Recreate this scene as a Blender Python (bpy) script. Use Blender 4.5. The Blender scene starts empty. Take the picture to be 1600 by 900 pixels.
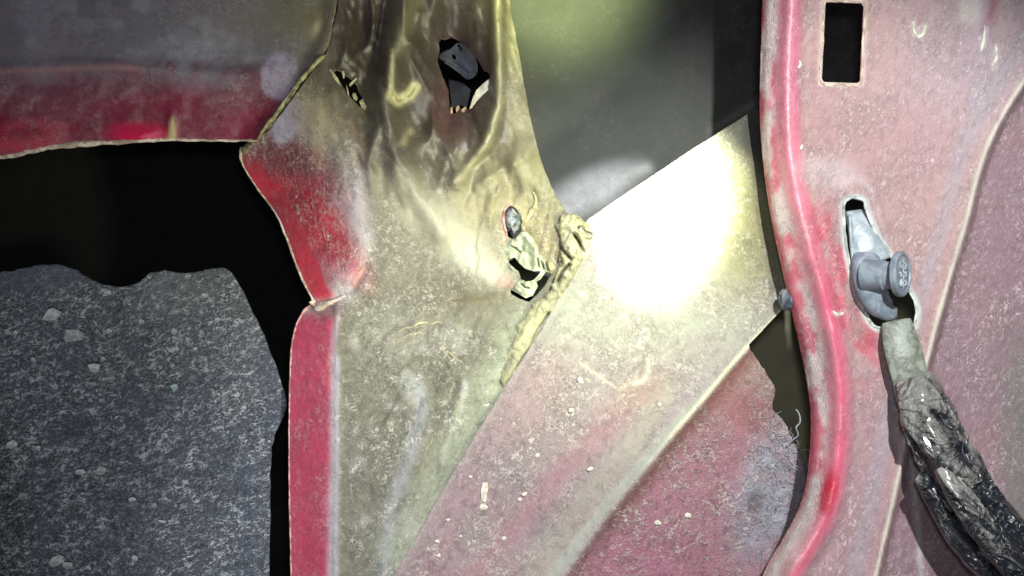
import bpy, bmesh, math, random
import numpy as np
from mathutils import Vector, Matrix
random.seed(7); rng = np.random.default_rng(7)
C = bpy.context.scene
U = 0.0002            # metres per unit of layout (the view is about 32 cm wide)
D = 2100.0            # camera distance in the same units

# ------------------------------------------------------------------ camera, world, lamps
cam = bpy.data.objects.new('camera', bpy.data.cameras.new('camera')); C.collection.objects.link(cam)
cam.location = (0, -D*U, 0); cam.rotation_euler = (math.pi/2, 0, 0)
cam.data.sensor_width = 36; cam.data.lens = 36*D/1600
cam.data.clip_start = 0.005; cam.data.clip_end = 50
C.camera = cam
C.render.resolution_x, C.render.resolution_y = 1024, 576
w = bpy.data.worlds.new('World'); C.world = w; w.use_nodes = True
w.node_tree.nodes['Background'].inputs['Color'].default_value = (0.8, 0.85, 1.0, 1)
w.node_tree.nodes['Background'].inputs['Strength'].default_value = 0.12
vs = C.view_settings; vs.view_transform = 'Standard'; vs.look = 'None'; vs.exposure = 0; vs.gamma = 1

def L(px, py, d): return Vector(((px-800)*U, -d*U, (450-py)*U))
def spot(name, src, dst, power, col, size_deg, blend, radius):
    l = bpy.data.lights.new(name, 'SPOT'); l.energy = power; l.color = col
    l.spot_size = math.radians(size_deg); l.spot_blend = blend; l.shadow_soft_size = radius
    o = bpy.data.objects.new(name, l); C.collection.objects.link(o)
    a, b = L(*src), L(*dst); o.location = a
    o.rotation_euler = (b-a).to_track_quat('-Z', 'Y').to_euler()
    return o
spot('key_lamp', (1300, -450, 2300), (1170, 830, 50), 15.0, (0.97, 0.99, 1.0), 42, 0.5, 0.006)
spot('torch_lamp', (1420, 570, 920), (775, 340, 0), 2.5, (0.97, 1.0, 0.64), 46, 1.0, 0.010)
spot('torch_core_lamp', (1330, -900, 1500), (1044, 316, 40), 130, (0.95, 1.0, 0.86), 6.9, 0.95, 0.006)
spot('torch_halo_lamp', (1330, -900, 1500), (1010, 420, 40), 5.0, (0.86, 1.0, 0.66), 15, 1.0, 0.006)
spot('wall_fill_lamp', (1000, 500, 2000), (880, -110, -290), 36, (0.88, 1.0, 0.50), 9.0, 0.85, 0.012)  # added spot with no source of its own, makes the green wall patch
spot('low_lamp', (300, 2000, 1500), (250, 250, 0), 2.8, (1.0, 0.97, 0.97), 50, 0.9, 0.012)
spot('phone_lamp', (840, 330, 2150), (900, 450, 0), 1.5, (0.90, 0.96, 1.0), 60, 0.8, 0.01)

# ------------------------------------------------------------------ numpy helpers
def sm(a, b, x):
    t = np.clip((x-a)/(b-a), 0, 1); return t*t*(3-2*t)
def sdist(X, Y, pts):
    """distance to a polyline, and on which side (positive = right of the travel direction on the page)"""
    best = np.full(X.shape, 1e9); side = np.zeros(X.shape); tt = np.zeros(X.shape)
    n = len(pts)-1
    for i in range(n):
        ax, ay = pts[i]; bx, by = pts[i+1]; dx, dy = bx-ax, by-ay; l2 = dx*dx+dy*dy+1e-9
        t = np.clip(((X-ax)*dx+(Y-ay)*dy)/l2, 0, 1)
        d = np.hypot(X-ax-t*dx, Y-ay-t*dy); cr = dx*(Y-ay)-dy*(X-ax)
        m = d < best-1e-6
        best[m] = d[m]; side[m] = np.sign(cr[m]); tt[m] = ((i+t)/n)[m]
    return best, side, tt
def stroke(X, Y, pts, wd): return np.exp(-(sdist(X, Y, pts)[0]/wd)**2)
def ell(X, Y, cx, cy, rx, ry, ang=0, soft=0.4):
    a = math.radians(ang); dx, dy = X-cx, Y-cy
    u = (dx*math.cos(a)+dy*math.sin(a))/rx; v = (-dx*math.sin(a)+dy*math.cos(a))/ry
    return 1-sm(1-soft, 1+soft, np.hypot(u, v))
def bump(X, Y, cx, cy, rx, ry, ang=0):
    a = math.radians(ang); dx, dy = X-cx, Y-cy
    u = (dx*math.cos(a)+dy*math.sin(a))/rx; v = (-dx*math.sin(a)+dy*math.cos(a))/ry
    return np.exp(-(u*u+v*v))
_tabs = {}
def vn(X, Y, s, seed=0, octv=3):
    if seed not in _tabs: _tabs[seed] = np.random.default_rng(seed+100).random((256, 256))
    T = _tabs[seed]; out = 0; amp = 1; tot = 0
    x, y = X/s+1000.3, Y/s+1000.7
    for o in range(octv):
        xi, yi = np.floor(x).astype(int), np.floor(y).astype(int); fx, fy = x-xi, y-yi
        fx = fx*fx*(3-2*fx); fy = fy*fy*(3-2*fy)
        g = lambda a, b: T[(xi+a) % 256, (yi+b) % 256]
        out = out+amp*((g(0,0)*(1-fx)+g(1,0)*fx)*(1-fy)+(g(0,1)*(1-fx)+g(1,1)*fx)*fy)
        tot += amp; amp *= .5; x = x*2.03+17; y = y*2.03+31
    return out/tot*2-1
def inside(X, Y, poly):
    r = np.zeros(X.shape, bool); n = len(poly); j = n-1
    for i in range(n):
        xi, yi = poly[i]; xj, yj = poly[j]
        if yi != yj:
            c = ((yi > Y) != (yj > Y)) & (X < (xj-xi)*(Y-yi)/(yj-yi)+xi); r ^= c
        j = i
    return r
def smooth_line(pts, n=6, closed=False):
    P = [np.array(p, float) for p in pts]; out = []
    m = len(P); rngi = range(m) if closed else range(m-1)
    for i in rngi:
        p0 = P[(i-1) % m] if closed or i > 0 else P[0]; p1 = P[i]; p2 = P[(i+1) % m]
        p3 = P[(i+2) % m] if closed or i+2 < m else P[-1]
        for k in range(n):
            t = k/n
            out.append(tuple(.5*((2*p1)+(-p0+p2)*t+(2*p0-5*p1+4*p2-p3)*t*t+(-p0+3*p1-3*p2+p3)*t**3)))
    if not closed: out.append(tuple(P[-1]))
    return out
def jitter(pts, amp, s=14, seed=3):
    A = np.array(pts, float)
    return [tuple(p) for p in A+np.stack([vn(A[:,0], A[:,1], s, seed), vn(A[:,0], A[:,1], s, seed+1)], -1)*amp]
def hx(h):
    c = [int(h[i:i+2], 16)/255 for i in (0, 2, 4)]
    return np.array([x/12.92 if x <= .04045 else ((x+.055)/1.055)**2.4 for x in c])
def W(X, Y, d):
    s = (D-d)/D
    return np.stack([(X-800)*s*U, -d*U, (450-Y)*s*U], -1)

# ------------------------------------------------------------------ objects
def link(o): C.collection.objects.link(o); return o
def tag(o, label=None, cat=None, group=None, kind=None):
    for k, v in (('label', label), ('category', cat), ('group', group), ('kind', kind)):
        if v: o[k] = v
    return o
def thing(name, at, label, cat, group=None):
    o = link(bpy.data.objects.new(name, None)); o.location = L(*at); o.empty_display_size = .01
    return tag(o, label, cat, group)
def obj(name, verts, faces, mat, parent=None, origin=None, cols=None, mix=None, smooth=True, mats=None, midx=None):
    verts = np.asarray(verts, float)
    org = np.array(parent.location) if parent is not None and origin is None else (verts.mean(0) if origin is None else np.array(origin))
    if parent is not None: 
        par = parent; base = np.array(par.location, float)
        while par.parent: par = par.parent; base = base+np.array(par.location)
        loc = np.zeros(3); v = verts-base
    else: loc = org; v = verts-org
    me = bpy.data.meshes.new(name); me.from_pydata(v.tolist(), [], [list(map(int, f)) for f in faces])
    if smooth: me.polygons.foreach_set('use_smooth', [True]*len(me.polygons))
    if cols is not None:
        a = me.color_attributes.new('Col', 'FLOAT_COLOR', 'POINT')
        a.data.foreach_set('color', np.concatenate([cols, np.ones((len(cols), 1))], 1).astype(np.float32).ravel())
        a = me.color_attributes.new('Mix', 'FLOAT_COLOR', 'POINT')
        a.data.foreach_set('color', np.concatenate([mix, np.ones((len(mix), 1))], 1).astype(np.float32).ravel())
    me.materials.append(mat)
    for m in (mats or []): me.materials.append(m)
    if midx is not None: me.polygons.foreach_set('material_index', midx)
    me.update()
    o = link(bpy.data.objects.new(name, me)); o.location = loc
    if parent is not None: o.parent = parent
    return o

class Paint:
    def __init__(s, X, Y, h, fl=.3, ro=.6, bu=.4):
        s.X, s.Y = X, Y; n = len(X); s.c = np.tile(hx(h), (n, 1)); s.m = np.tile([fl, ro, bu], (n, 1)).astype(float)
    def put(s, mask, h=None, fl=None, ro=None, bu=None):
        k = np.clip(mask, 0, 1)[:, None]
        if h: s.c = s.c*(1-k)+hx(h)*k
        for i, v in enumerate((fl, ro, bu)):
            if v is not None: s.m[:, i] = s.m[:, i]*(1-k[:, 0])+v*k[:, 0]

def sheet(name, outline, holes, hf, cf, step, thick, mat, parent=None, edge=None, origin=None):
    xs = [p[0] for p in outline]; ys = [p[1] for p in outline]
    gx = np.arange(min(xs)-step, max(xs)+2*step, step); gy = np.arange(min(ys)-step, max(ys)+2*step, step)
    X, Y = np.meshgrid(gx, gy, indexing='ij'); nx, ny = X.shape
    X = X.ravel(); Y = Y.ravel()
    polys = [outline]+list(holes)
    ins = inside(X, Y, outline)
    for h in holes: ins &= ~inside(X, Y, h)
    I = np.arange(nx*ny).reshape(nx, ny)
    q = np.stack([I[:-1, :-1], I[:-1, 1:], I[1:, 1:], I[1:, :-1]], -1).reshape(-1, 4)
    q = q[ins[q].any(1)]
    used = np.unique(q); out = used[~ins[used]]
    bestd = np.full(len(out), 1e9); bx = X[out].copy(); by = Y[out].copy(); ox, oy = X[out], Y[out]
    for P in polys:
        for i in range(len(P)):
            ax, ay = P[i]; cx, cy = P[(i+1) % len(P)]; dx, dy = cx-ax, cy-ay; l2 = dx*dx+dy*dy+1e-9
            t = np.clip(((ox-ax)*dx+(oy-ay)*dy)/l2, 0, 1); qx, qy = ax+t*dx, ay+t*dy
            d = np.hypot(ox-qx, oy-qy); m = d < bestd
            bestd[m] = d[m]; bx[m] = qx[m]; by[m] = qy[m]
    X[out] = bx; Y[out] = by
    remap = -np.ones(nx*ny, int); remap[used] = np.arange(len(used)); q = remap[q]; X = X[used]; Y = Y[used]
    d = hf(X, Y); V = W(X, Y, d); n = len(V)
    p = cf(X, Y)
    q = q[:, ::-1] if False else q
    # orientation: face -Y (towards the camera)
    a = V[q[0]]; nn = np.cross(a[1]-a[0], a[2]-a[1])
    if nn[1] > 0: q = q[:, ::-1]
    Vb = V+np.array([0, thick*U, 0])
    e = {}
    for f in q:
        for k in range(4):
            a_, b_ = int(f[k]), int(f[(k+1) % 4])
            if (b_, a_) in e: del e[(b_, a_)]
            else: e[(a_, b_)] = 1
    rim = [(b_, a_, a_+n, b_+n) for (a_, b_) in e]
    faces = [tuple(f) for f in q]+[tuple(f[::-1]+n) for f in q]+rim
    midx = [0]*(2*len(q))+[1 if edge else 0]*len(rim)
    cols = np.concatenate([p.c, p.c]); mix = np.concatenate([p.m, p.m])
    o = obj(name, np.concatenate([V, Vb]), faces, mat, parent, origin, cols, mix, mats=[edge] if edge else None, midx=midx)
    return o

def tube3(path, radii, seg=8, flat=1.0, seed=0, rough=0, caps=True):
    """path of 3-D points in metres, radii in layout units; flat squashes along the view axis"""
    P = np.asarray(path, float); n = len(P); V = []; F = []
    r = np.asarray(radii, float)*U if np.ndim(radii) else np.full(n, radii*U)
    rr = np.random.default_rng(seed)
    for i in range(n):
        t = P[min(i+1, n-1)]-P[max(i-1, 0)]; t = t/(np.linalg.norm(t)+1e-12)
        up = np.array([0, -1., 0]); 
        if abs(t@up) > .95: up = np.array([0, 0, 1.])
        s = np.cross(t, up); s /= np.linalg.norm(s); u = np.cross(s, t)
        for k in range(seg):
            a = 2*math.pi*k/seg; m = r[i]*(1+rough*(rr.random()-.5))
            V.append(P[i]+m*(math.cos(a)*s+flat*math.sin(a)*u))
    for i in range(n-1):
        for k in range(seg):
            a, b = i*seg+k, i*seg+(k+1) % seg; F.append((a, b, b+seg, a+seg))
    if caps: F.append(tuple(range(seg))[::-1]); F.append(tuple((n-1)*seg+k for k in range(seg)))
    return V, F
def bead(name, pts, wd, hf, off, mat, parent, n=8, jit=0, flat=.5, rough=.3, seed=1, closed=False, seg=8, label=None):
    P = smooth_line(pts, n, closed)
    if closed: P.append(P[0])
    if jit: P = jitter(P, jit, 9, seed)
    A = np.array(P); d = hf(A[:, 0], A[:, 1])+off; path = W(A[:, 0], A[:, 1], d)
    t = np.linspace(0, 1, len(P))
    wv = np.interp(t, np.linspace(0, 1, len(wd)), wd) if isinstance(wd, (list, tuple)) else np.full(len(P), float(wd))
    wv = wv*(1+rough*vn(A[:, 0], A[:, 1], 11, seed+5))
    V, F = tube3(path, wv, seg, flat, seed, rough*.3)
    o = obj(name, V, F, mat, parent)
    if label: o['label'] = label
    return o
def slab(name, poly, hf, off, thick, mat, parent=None, tilt=(0, 0), origin=None, smooth=False):
    A = np.array(poly, float); c = A.mean(0)
    d = np.full(len(A), float(hf(np.array([c[0]]), np.array([c[1]]))[0]))+off+(A[:, 0]-c[0])*tilt[0]+(A[:, 1]-c[1])*tilt[1]
    n = len(A); B = c+(A-c)*.93
    V = np.concatenate([W(B[:, 0], B[:, 1], d), W(A[:, 0], A[:, 1], d-thick*.35), W(A[:, 0], A[:, 1], d-thick)])
    F = [tuple(range(n))[::-1]]
    for r in (0, 1):
        for i in range(n): j = (i+1) % n; F.append((r*n+i, r*n+j, r*n+n+j, r*n+n+i))
    F.append(tuple(2*n+i for i in range(n)))
    o = obj(name, V, F, mat, parent, smooth=smooth)
    bm = bmesh.new(); bm.from_mesh(o.data); bmesh.ops.recalc_face_normals(bm, faces=bm.faces); bm.to_mesh(o.data); bm.free()
    return o

# ------------------------------------------------------------------ materials
class N:
    def __init__(s, name):
        s.m = bpy.data.materials.new(name); s.m.use_nodes = True; s.t = s.m.node_tree
        s.b = s.t.nodes['Principled BSDF']; s.o = s.t.nodes['Material Output']
    def n(s, typ, **k):
        x = s.t.nodes.new(typ)
        for a, v in k.items(): setattr(x, a, v)
        return x
    def l(s, a, b): s.t.links.new(a, b)
    def val(s, a, b):
        if hasattr(a, 'is_linked') or isinstance(a, bpy.types.NodeSocket): s.l(a, b)
        else: b.default_value = a
    def math(s, op, a, b=0.0, clamp=False):
        x = s.n('ShaderNodeMath', operation=op, use_clamp=clamp); s.val(a, x.inputs[0]); s.val(b, x.inputs[1]); return x.outputs[0]
    def mix(s, f, a, b, bl='MIX'):
        x = s.n('ShaderNodeMix', data_type='RGBA', blend_type=bl); s.val(f, x.inputs[0]); s.val(a, x.inputs[6]); s.val(b, x.inputs[7]); return x.outputs[2]
    def coord(s, scale=(50, 50, 50), rot=(0, 0, 0)):
        tc = s.n('ShaderNodeTexCoord'); mp = s.n('ShaderNodeMapping'); s.l(tc.outputs['Object'], mp.inputs[0])
        r = s.n('ShaderNodeMapping'); s.l(tc.outputs['Object'], r.inputs[0]); r.inputs['Rotation'].default_value = rot
        s.l(r.outputs[0], mp.inputs[0]); mp.inputs['Scale'].default_value = scale; return mp.outputs[0]
    def noise(s, vec, scale, det=3, rough=.55, dist=0):
        x = s.n('ShaderNodeTexNoise'); s.l(vec, x.inputs['Vector']); x.inputs['Scale'].default_value = scale
        x.inputs['Detail'].default_value = det; x.inputs['Roughness'].default_value = rough; x.inputs['Distortion'].default_value = dist
        return x.outputs['Fac']
    def ramp(s, f, a, b):
        x = s.n('ShaderNodeMapRange', interpolation_type='SMOOTHSTEP'); s.val(f, x.inputs[0]); s.val(a, x.inputs[1]); s.val(b, x.inputs[2]); return x.outputs[0]
    def bump(s, h, st, dist=.0006):
        x = s.n('ShaderNodeBump'); s.val(st, x.inputs['Strength']); x.inputs['Distance'].default_value = dist; s.l(h, x.inputs['Height']); s.l(x.outputs[0], s.b.inputs['Normal'])
def rgb(h): return (*hx(h), 1)

def dusty(name, dust='b9b1a6', stretch=(1, 1, 1), rot=0, worm=7.0, spec=.4, fdens=1.0, grain=.35, fk=.66, uni=.25):
    m = N(name); co = m.coord((50*stretch[0], 50, 50*stretch[2]), (0, rot, 0)); cu = m.coord()
    at = m.n('ShaderNodeAttribute', attribute_name='Col'); am = m.n('ShaderNodeAttribute', attribute_name='Mix')
    sp = m.n('ShaderNodeSeparateColor'); m.l(am.outputs['Color'], sp.inputs[0]); fl, ro, bu = sp.outputs
    n1 = m.noise(co, worm*1.7, 3, .6, .6)
    iso = m.math('ABSOLUTE', m.math('SUBTRACT', n1, .5))
    wormv = m.math('SUBTRACT', 1.0, m.ramp(iso, 0.0, .07))
    big = m.ramp(m.noise(co, 1.3, 5, .65), .36, .66)
    gate = m.math('MULTIPLY', m.ramp(m.noise(co, worm*1.4, 3, .7), .42, .64), m.math('ADD', uni, m.math('MULTIPLY', big, 1.1-uni)))
    wormv = m.math('MULTIPLY', wormv, gate)
    n2 = m.noise(co, worm*4.2, 4, .8, .2)
    spk = m.ramp(n2, .46, .68)
    v = m.n('ShaderNodeTexVoronoi'); m.l(cu, v.inputs['Vector']); v.inputs['Scale'].default_value = 3.2; v.inputs['Randomness'].default_value = 1
    sepv = m.n('ShaderNodeSeparateColor'); m.l(v.outputs['Color'], sepv.inputs[0])
    chip = m.math('MULTIPLY', m.math('LESS_THAN', m.math('ADD', v.outputs['Distance'], m.math('MULTIPLY', n2, .12)), m.math('MULTIPLY', sepv.outputs[1], .17)), m.math('GREATER_THAN', sepv.outputs[0], .62))
    f = m.math('ADD', m.math('MULTIPLY', wormv, 1.1), m.math('MULTIPLY', spk, .55), True)
    f = m.math('MULTIPLY', f, m.math('MULTIPLY', fl, m.math('ADD', .55, m.math('MULTIPLY', big, .75))), True)
    ch = m.math('MULTIPLY', chip, m.math('MULTIPLY', fl, .9*fdens), True)
    f2 = m.math('MAXIMUM', f, ch)
    fine = m.noise(co, worm*8, 3, .8)
    c0 = m.mix(m.math('MULTIPLY', m.ramp(big, 0.0, 1.0), .22), at.outputs['Color'], rgb('55504c'))
    dk = m.ramp(m.noise(co, worm*1.3, 3, .6, .6), .36, .5)
    c0 = m.mix(m.math('MULTIPLY', m.math('SUBTRACT', 1.0, dk), m.math('MULTIPLY', fl, .45)), c0, m.mix(1.0, c0, (.35, .33, .33, 1), 'MULTIPLY'))
    gr = m.math('ADD', 1.0-grain*.5, m.math('MULTIPLY', fine, grain))
    cmb = m.n('ShaderNodeCombineColor'); [m.l(gr, cmb.inputs[i]) for i in range(3)]
    c0 = m.mix(1.0, c0, cmb.outputs[0], 'MULTIPLY')
    col = m.mix(m.math('MULTIPLY', f2, fk), c0, rgb(dust))
    m.l(col, m.b.inputs['Base Color'])
    m.l(m.math('ADD', ro, m.math('MULTIPLY', f2, .3), True), m.b.inputs['Roughness']); m.b.inputs['Specular IOR Level'].default_value = spec
    h = m.math('ADD', m.math('ADD', f2, m.math('MULTIPLY', n2, .8)), m.math('MULTIPLY', m.noise(cu, 2.2, 3, .5), 2.0))
    m.bump(m.math('ADD', h, m.math('MULTIPLY', fine, .5)), m.math('MULTIPLY', bu, .7), .0006)
    return m.m
def plain(name, c1, c2, ro=.6, scale=8, metal=0, bumps=.4, spec=.4, detail=4, dist=.0005, lo=.4, hi=.6):
    m = N(name); co = m.coord(); n = m.noise(co, scale, detail, .6, .4)
    m.l(m.mix(m.ramp(n, lo, hi), rgb(c1), rgb(c2)), m.b.inputs['Base Color'])
    m.b.inputs['Roughness'].default_value = ro; m.b.inputs['Metallic'].default_value = metal; m.b.inputs['Specular IOR Level'].default_value = spec
    m.bump(m.math('ADD', n, m.math('MULTIPLY', m.noise(co, scale*4, 2), .4)), bumps, dist)
    return m.m
M_A = dusty('dusty_maroon_paint', 'a39aa2', worm=5.5, spec=.5, fk=.7, grain=.8)
M_C = dusty('olive_dust_over_paint', 'd6d2c4', rot=.3, worm=5.0, fk=.68, grain=.7)
M_B = dusty('pink_dust_over_paint', 'd8d0c4', rot=.8, worm=5.6, uni=.5, fk=.62, grain=.6)
M_P = dusty('red_post_paint', 'e2cfd0', stretch=(1.5, 1, .8), rot=-.45, worm=6.2, spec=.5, uni=.6, fk=.68, grain=.6)
M_W = dusty('dull_inner_paint', '99a090', worm=5, spec=.3, grain=.2)
M_M = dusty('gritty_bitumen', 'b0b6bc', stretch=(.9, 1, 1.5), rot=.4, worm=5.2, spec=.3, fdens=1.6, grain=1.1, fk=.8, uni=.85)
M_EDGE = plain('pale_torn_edge', 'cfc3b4', '9a8a74', .6, 9)
M_EDGER = plain('pinkish_paint_edge', 'c99a94', '8c5a58', .5, 9)
M_SEAL = plain('yellowish_sealer', 'bdb78e', '9a946c', .7, 7, bumps=1.0, dist=.0009)
M_FLAKE = plain('cream_flake', 'd9d5c4', 'b6b09a', .7, 8)
M_GREENF = plain('pale_green_sealer_flake', 'b9c8a4', '93a07c', .6, 9)
M_FOIL = plain('crumpled_grey_foil', 'bcc4c2', '545c5e', .35, 5, .4, 1.0)
M_PLG = plain('dark_grey_plastic', '3c3f48', '4a4e58', .5, 5, 0, .25)
M_CLIP = plain('grey_moulded_plastic', '6d7680', '868f96', .42, 5, 0, .35, .5)
M_CLIPL = plain('pale_grey_plastic', 'a3aeb0', '858f94', .4, 5, 0, .3, .5)
M_PALE = plain('scuffed_pale_metal', 'c6ccc6', '8e948c', .5, 6, 0, .6)
M_BLACK = plain('black_void', '050505', '0b0a0a', .95, 3, bumps=0)
M_BOLT = plain('dull_bolt_metal', '9aa3b2', '565b66', .35, 5, .7)
M_FIB = plain('grey_fibre', 'b4b7b4', '8a8e90', .8, 5, bumps=0)
def tape_mat():
    m = N('dusty_black_tape'); co = m.coord(); n = m.noise(co, 2.6, 5, .62, 1.5)
    geo = m.n('ShaderNodeAttribute', attribute_name='Mix'); sp = m.n('ShaderNodeSeparateColor'); m.l(geo.outputs['Color'], sp.inputs[0])
    iso = m.math('SUBTRACT', 1.0, m.ramp(m.math('ABSOLUTE', m.math('SUBTRACT', m.noise(co, 2.3, 3, .6, .8), .5)), 0, .016))
    k = m.ramp(m.math('ADD', m.math('MULTIPLY', n, .7), sp.outputs[0]), .62, .86)
    k = m.math('MAXIMUM', m.math('MULTIPLY', k, .8), m.math('MULTIPLY', iso, .35))
    m.l(m.mix(k, rgb('14161c'), rgb('84837c')), m.b.inputs['Base Color'])
    m.l(m.math('ADD', .13, m.math('MULTIPLY', k, .45)), m.b.inputs['Roughness']); m.b.inputs['Specular IOR Level'].default_value = .6
    m.bump(m.math('ADD', m.math('MULTIPLY', n, 2.6), m.math('MULTIPLY', m.ramp(m.math('ABSOLUTE', m.math('SUBTRACT', m.noise(co, 1.6, 3, .6, 1.2), .5)), 0, .12), 1.6)), .65, .0014); m.b.inputs['Coat Weight'].default_value = .7; m.b.inputs['Coat Roughness'].default_value = .12
    return m.m
M_TAPE = tape_mat()

# ------------------------------------------------------------------ setting
def flat(d0): return lambda X, Y: np.full(X.shape, float(d0))
o = sheet('backdrop', [(-900, -700), (2500, -700), (2500, 1700), (-900, 1700)], [], lambda X, Y: -520+30*vn(X, Y, 90, 40), lambda X, Y: Paint(X, Y, '060606'), 40, 20, M_BLACK)
tag(o, kind='structure')

# ---- inner panel seen through the gap
def hW(X, Y):
    d = -290+8*vn(X, Y, 200, 20)
    d = d+18*sm(210, 360, Y-(X-900)*-.35)*sm(1060, 900, X)
    return d
def cW(X, Y):
    p = Paint(X, Y, '3e4240', .12, .62, .15)
    p.put(.5+.5*vn(X, Y, 160, 21), '484b3f')
    p.put(sm(1000, 1180, X)*sm(260, 20, Y), '251c1f')  # shadow beside the post, put into the colour
    p.put(.8*ell(X, Y, 925, 300, 75, 30, -25, .6), 'c3c4c2', .5, .8, .8)
    p.put(.8*stroke(X, Y, [(880, 330), (915, 322), (960, 285), (1010, 262)], 9)*(.6+.4*vn(X, Y, 12, 22)), 'd5d5cf', .7, .8, 1)
    p.put(.35*stroke(X, Y, [(1110, 205), (1150, 178), (1200, 150)], 5), '8b8a84')
    p.put(sm(380, 420, Y)*sm(1100, 1150, X), '8c866a')  # lower gap painted lighter to stand in for light on the wall
    return p
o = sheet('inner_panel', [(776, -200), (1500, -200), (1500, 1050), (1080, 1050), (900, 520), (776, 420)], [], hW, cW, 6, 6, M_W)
tag(o, 'dull green-grey inner panel deep in the gap between the pillar and the post', 'body panel')

# ---- bitumen mat
def hM(X, Y): return -110+6*vn(X, Y, 120, 30)+2.5*vn(X, Y, 22, 31)-.05*np.maximum(0, Y-600)
def cM(X, Y):
    p = Paint(X, Y, '3b404a', 1.3, .8, 1.0)
    p.put(.5+.6*vn(X, Y, 90, 32), '434853')
    p.put(.8*stroke(X, Y, [(350, 430), (400, 520), (440, 620)], 25), '50555a', 1.0)
    p.put(ell(X, Y, 60, 430, 90, 30), '4a4f5c', .5)
    p.put(.8*ell(X, Y, 270, 460, 60, 45), '5c6168', 1.3)
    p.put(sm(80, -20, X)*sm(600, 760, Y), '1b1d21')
    return p
mo = smooth_line([(-150, 450), (-60, 432), (0, 426), (35, 420), (75, 413), (112, 420), (148, 440), (185, 448), (215, 441), (240, 424), (290, 426), (330, 421), (352, 419)], 6)[:-1]+smooth_line([(360, 424), (385, 468), (412, 525), (436, 590), (446, 622), (443, 652), (426, 690), (422, 760), (420, 900), (420, 1050)], 5)+[(-150, 1050)]
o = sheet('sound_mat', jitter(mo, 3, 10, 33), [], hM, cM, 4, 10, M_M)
tag(o, 'gritty dark grey sound deadening mat with a wavy top edge, behind the black opening', 'mat')

# ---- upper left panel
def hA(X, Y):
    d = 4*vn(X, Y, 150, 10)-.3*np.maximum(0, Y-105+8*np.sin(X/70))
    d = d+5*stroke(X, Y, [(-100, 118), (60, 108), (170, 103), (300, 112), (400, 120)], 12)
    d = d+16*bump(X, Y, 30, 222, 60, 22)+12*bump(X, Y, 215, 214, 42, 16)+7*bump(X, Y, 268, 195, 8, 20)
    d = d+16*stroke(X, Y, [(400, 222), (440, 168), (500, 92), (520, 40), (535, -60)], 16)
    d = d-8*bump(X, Y, 330, 90, 60, 30)+8*bump(X, Y, 437, 120, 30, 40)
    d = d+3*vn(X, Y, 26, 11)*sm(60, 120, Y)
    return d-12
def cA(X, Y):
    nz = vn(X, Y, 40, 12)*14
    p = Paint(X, Y, '77707a', .4, .75, .6)
    p.put(.5+.8*vn(X, Y, 90, 13), '5d5a62'); p.put(.6*sm(.1, .5, vn(X, Y, 28, 19)), '83808a')
    p.put(sm(260, 480, X)*sm(100, 30, Y), '5c5649')
    lim = 100+nz+10*np.sin(X/60)+8*vn(X, Y, 14, 19)
    p.put(sm(lim-14, lim+22, Y)*.95, '5a2234', .3, .4, .35)
    p.put(sm(lim+20, lim+75, Y), '701832', .2, .3, .3)
    p.put(.6*stroke(X, Y, [(0, 110), (100, 108), (170, 103), (225, 108)], 4), '95655f')
    p.put(ell(X, Y, 300, 95, 70, 35, 10, .7)*(.5+.7*vn(X, Y, 16, 14)), '7d7f8c', .9, .8, 1.0)
    p.put(ell(X, Y, 40, 214, 60, 24, -5, .5), 'b01c3e', .5, .25, .9)  # highlight on the lip bulge painted as brighter red
    p.put(ell(X, Y, 215, 208, 45, 16, 0, .6), 'c01548', .1, .2, .3)  # second lip highlight, painted pink
    p.put(sm(1.0, .2, np.abs(X-269)/(3+.22*np.maximum(0, Y-180)))*sm(178, 190, Y), 'b0a56e', .1, .5)
    p.put(ell(X+7*vn(X, Y, 20, 17)+.1*(Y-110), Y+7*vn(X, Y, 18, 15), 438, 118, 28, 39, -8, .14)*(.85+.25*vn(X, Y, 7, 18)), 'a096ae', 1.2, .9, .9)
    p.put(sm(420, 500, X)*.6*sm(220, 120, Y)*sm(425, 470, X), '6c6646')
    p.put(.8*bump(X, Y, 495, 45, 6, 14, 20), 'c3bb8b', .5)
    return p
ao = [(-150, -150), (545, -150)]+smooth_line([(533, -40), (527, 0), (520, 35), (512, 72), (497, 92), (470, 126), (440, 166), (415, 200), (404, 218)], 5)+smooth_line([(400, 219), (330, 218), (250, 216), (180, 222), (100, 226), (50, 235), (0, 245), (-150, 252)], 5)
A = thing('upper_panel', (200, 200, 0), 'dusty maroon panel lip with a pale ragged lower edge, above the black opening', 'body panel')
sheet('panel_sheet', jitter(ao, 1.2, 8, 16), [], hA, cA, 4, 6, M_A, A, M_EDGER)
bead('torn_edge', [(-150, 254), (0, 244), (50, 235), (100, 226.5), (180, 222), (250, 217.5), (330, 219), (403, 219)], [5.5, 5, 4.5, 5, 5, 3.5, 2, 2.4], hA, -2, M_EDGE, A, 14, 1.6, .8, .35)
bead('seam_edge', [(403, 219), (412, 203), (438, 168), (468, 128), (492, 100), (508, 86)], [2, 3, 3.5, 3.5, 4.5, 2], hA, 4, plain('seam_paint', 'a39e74', '6e6844', .5, 9), A, 12, 1.5, .6, .4)

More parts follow.
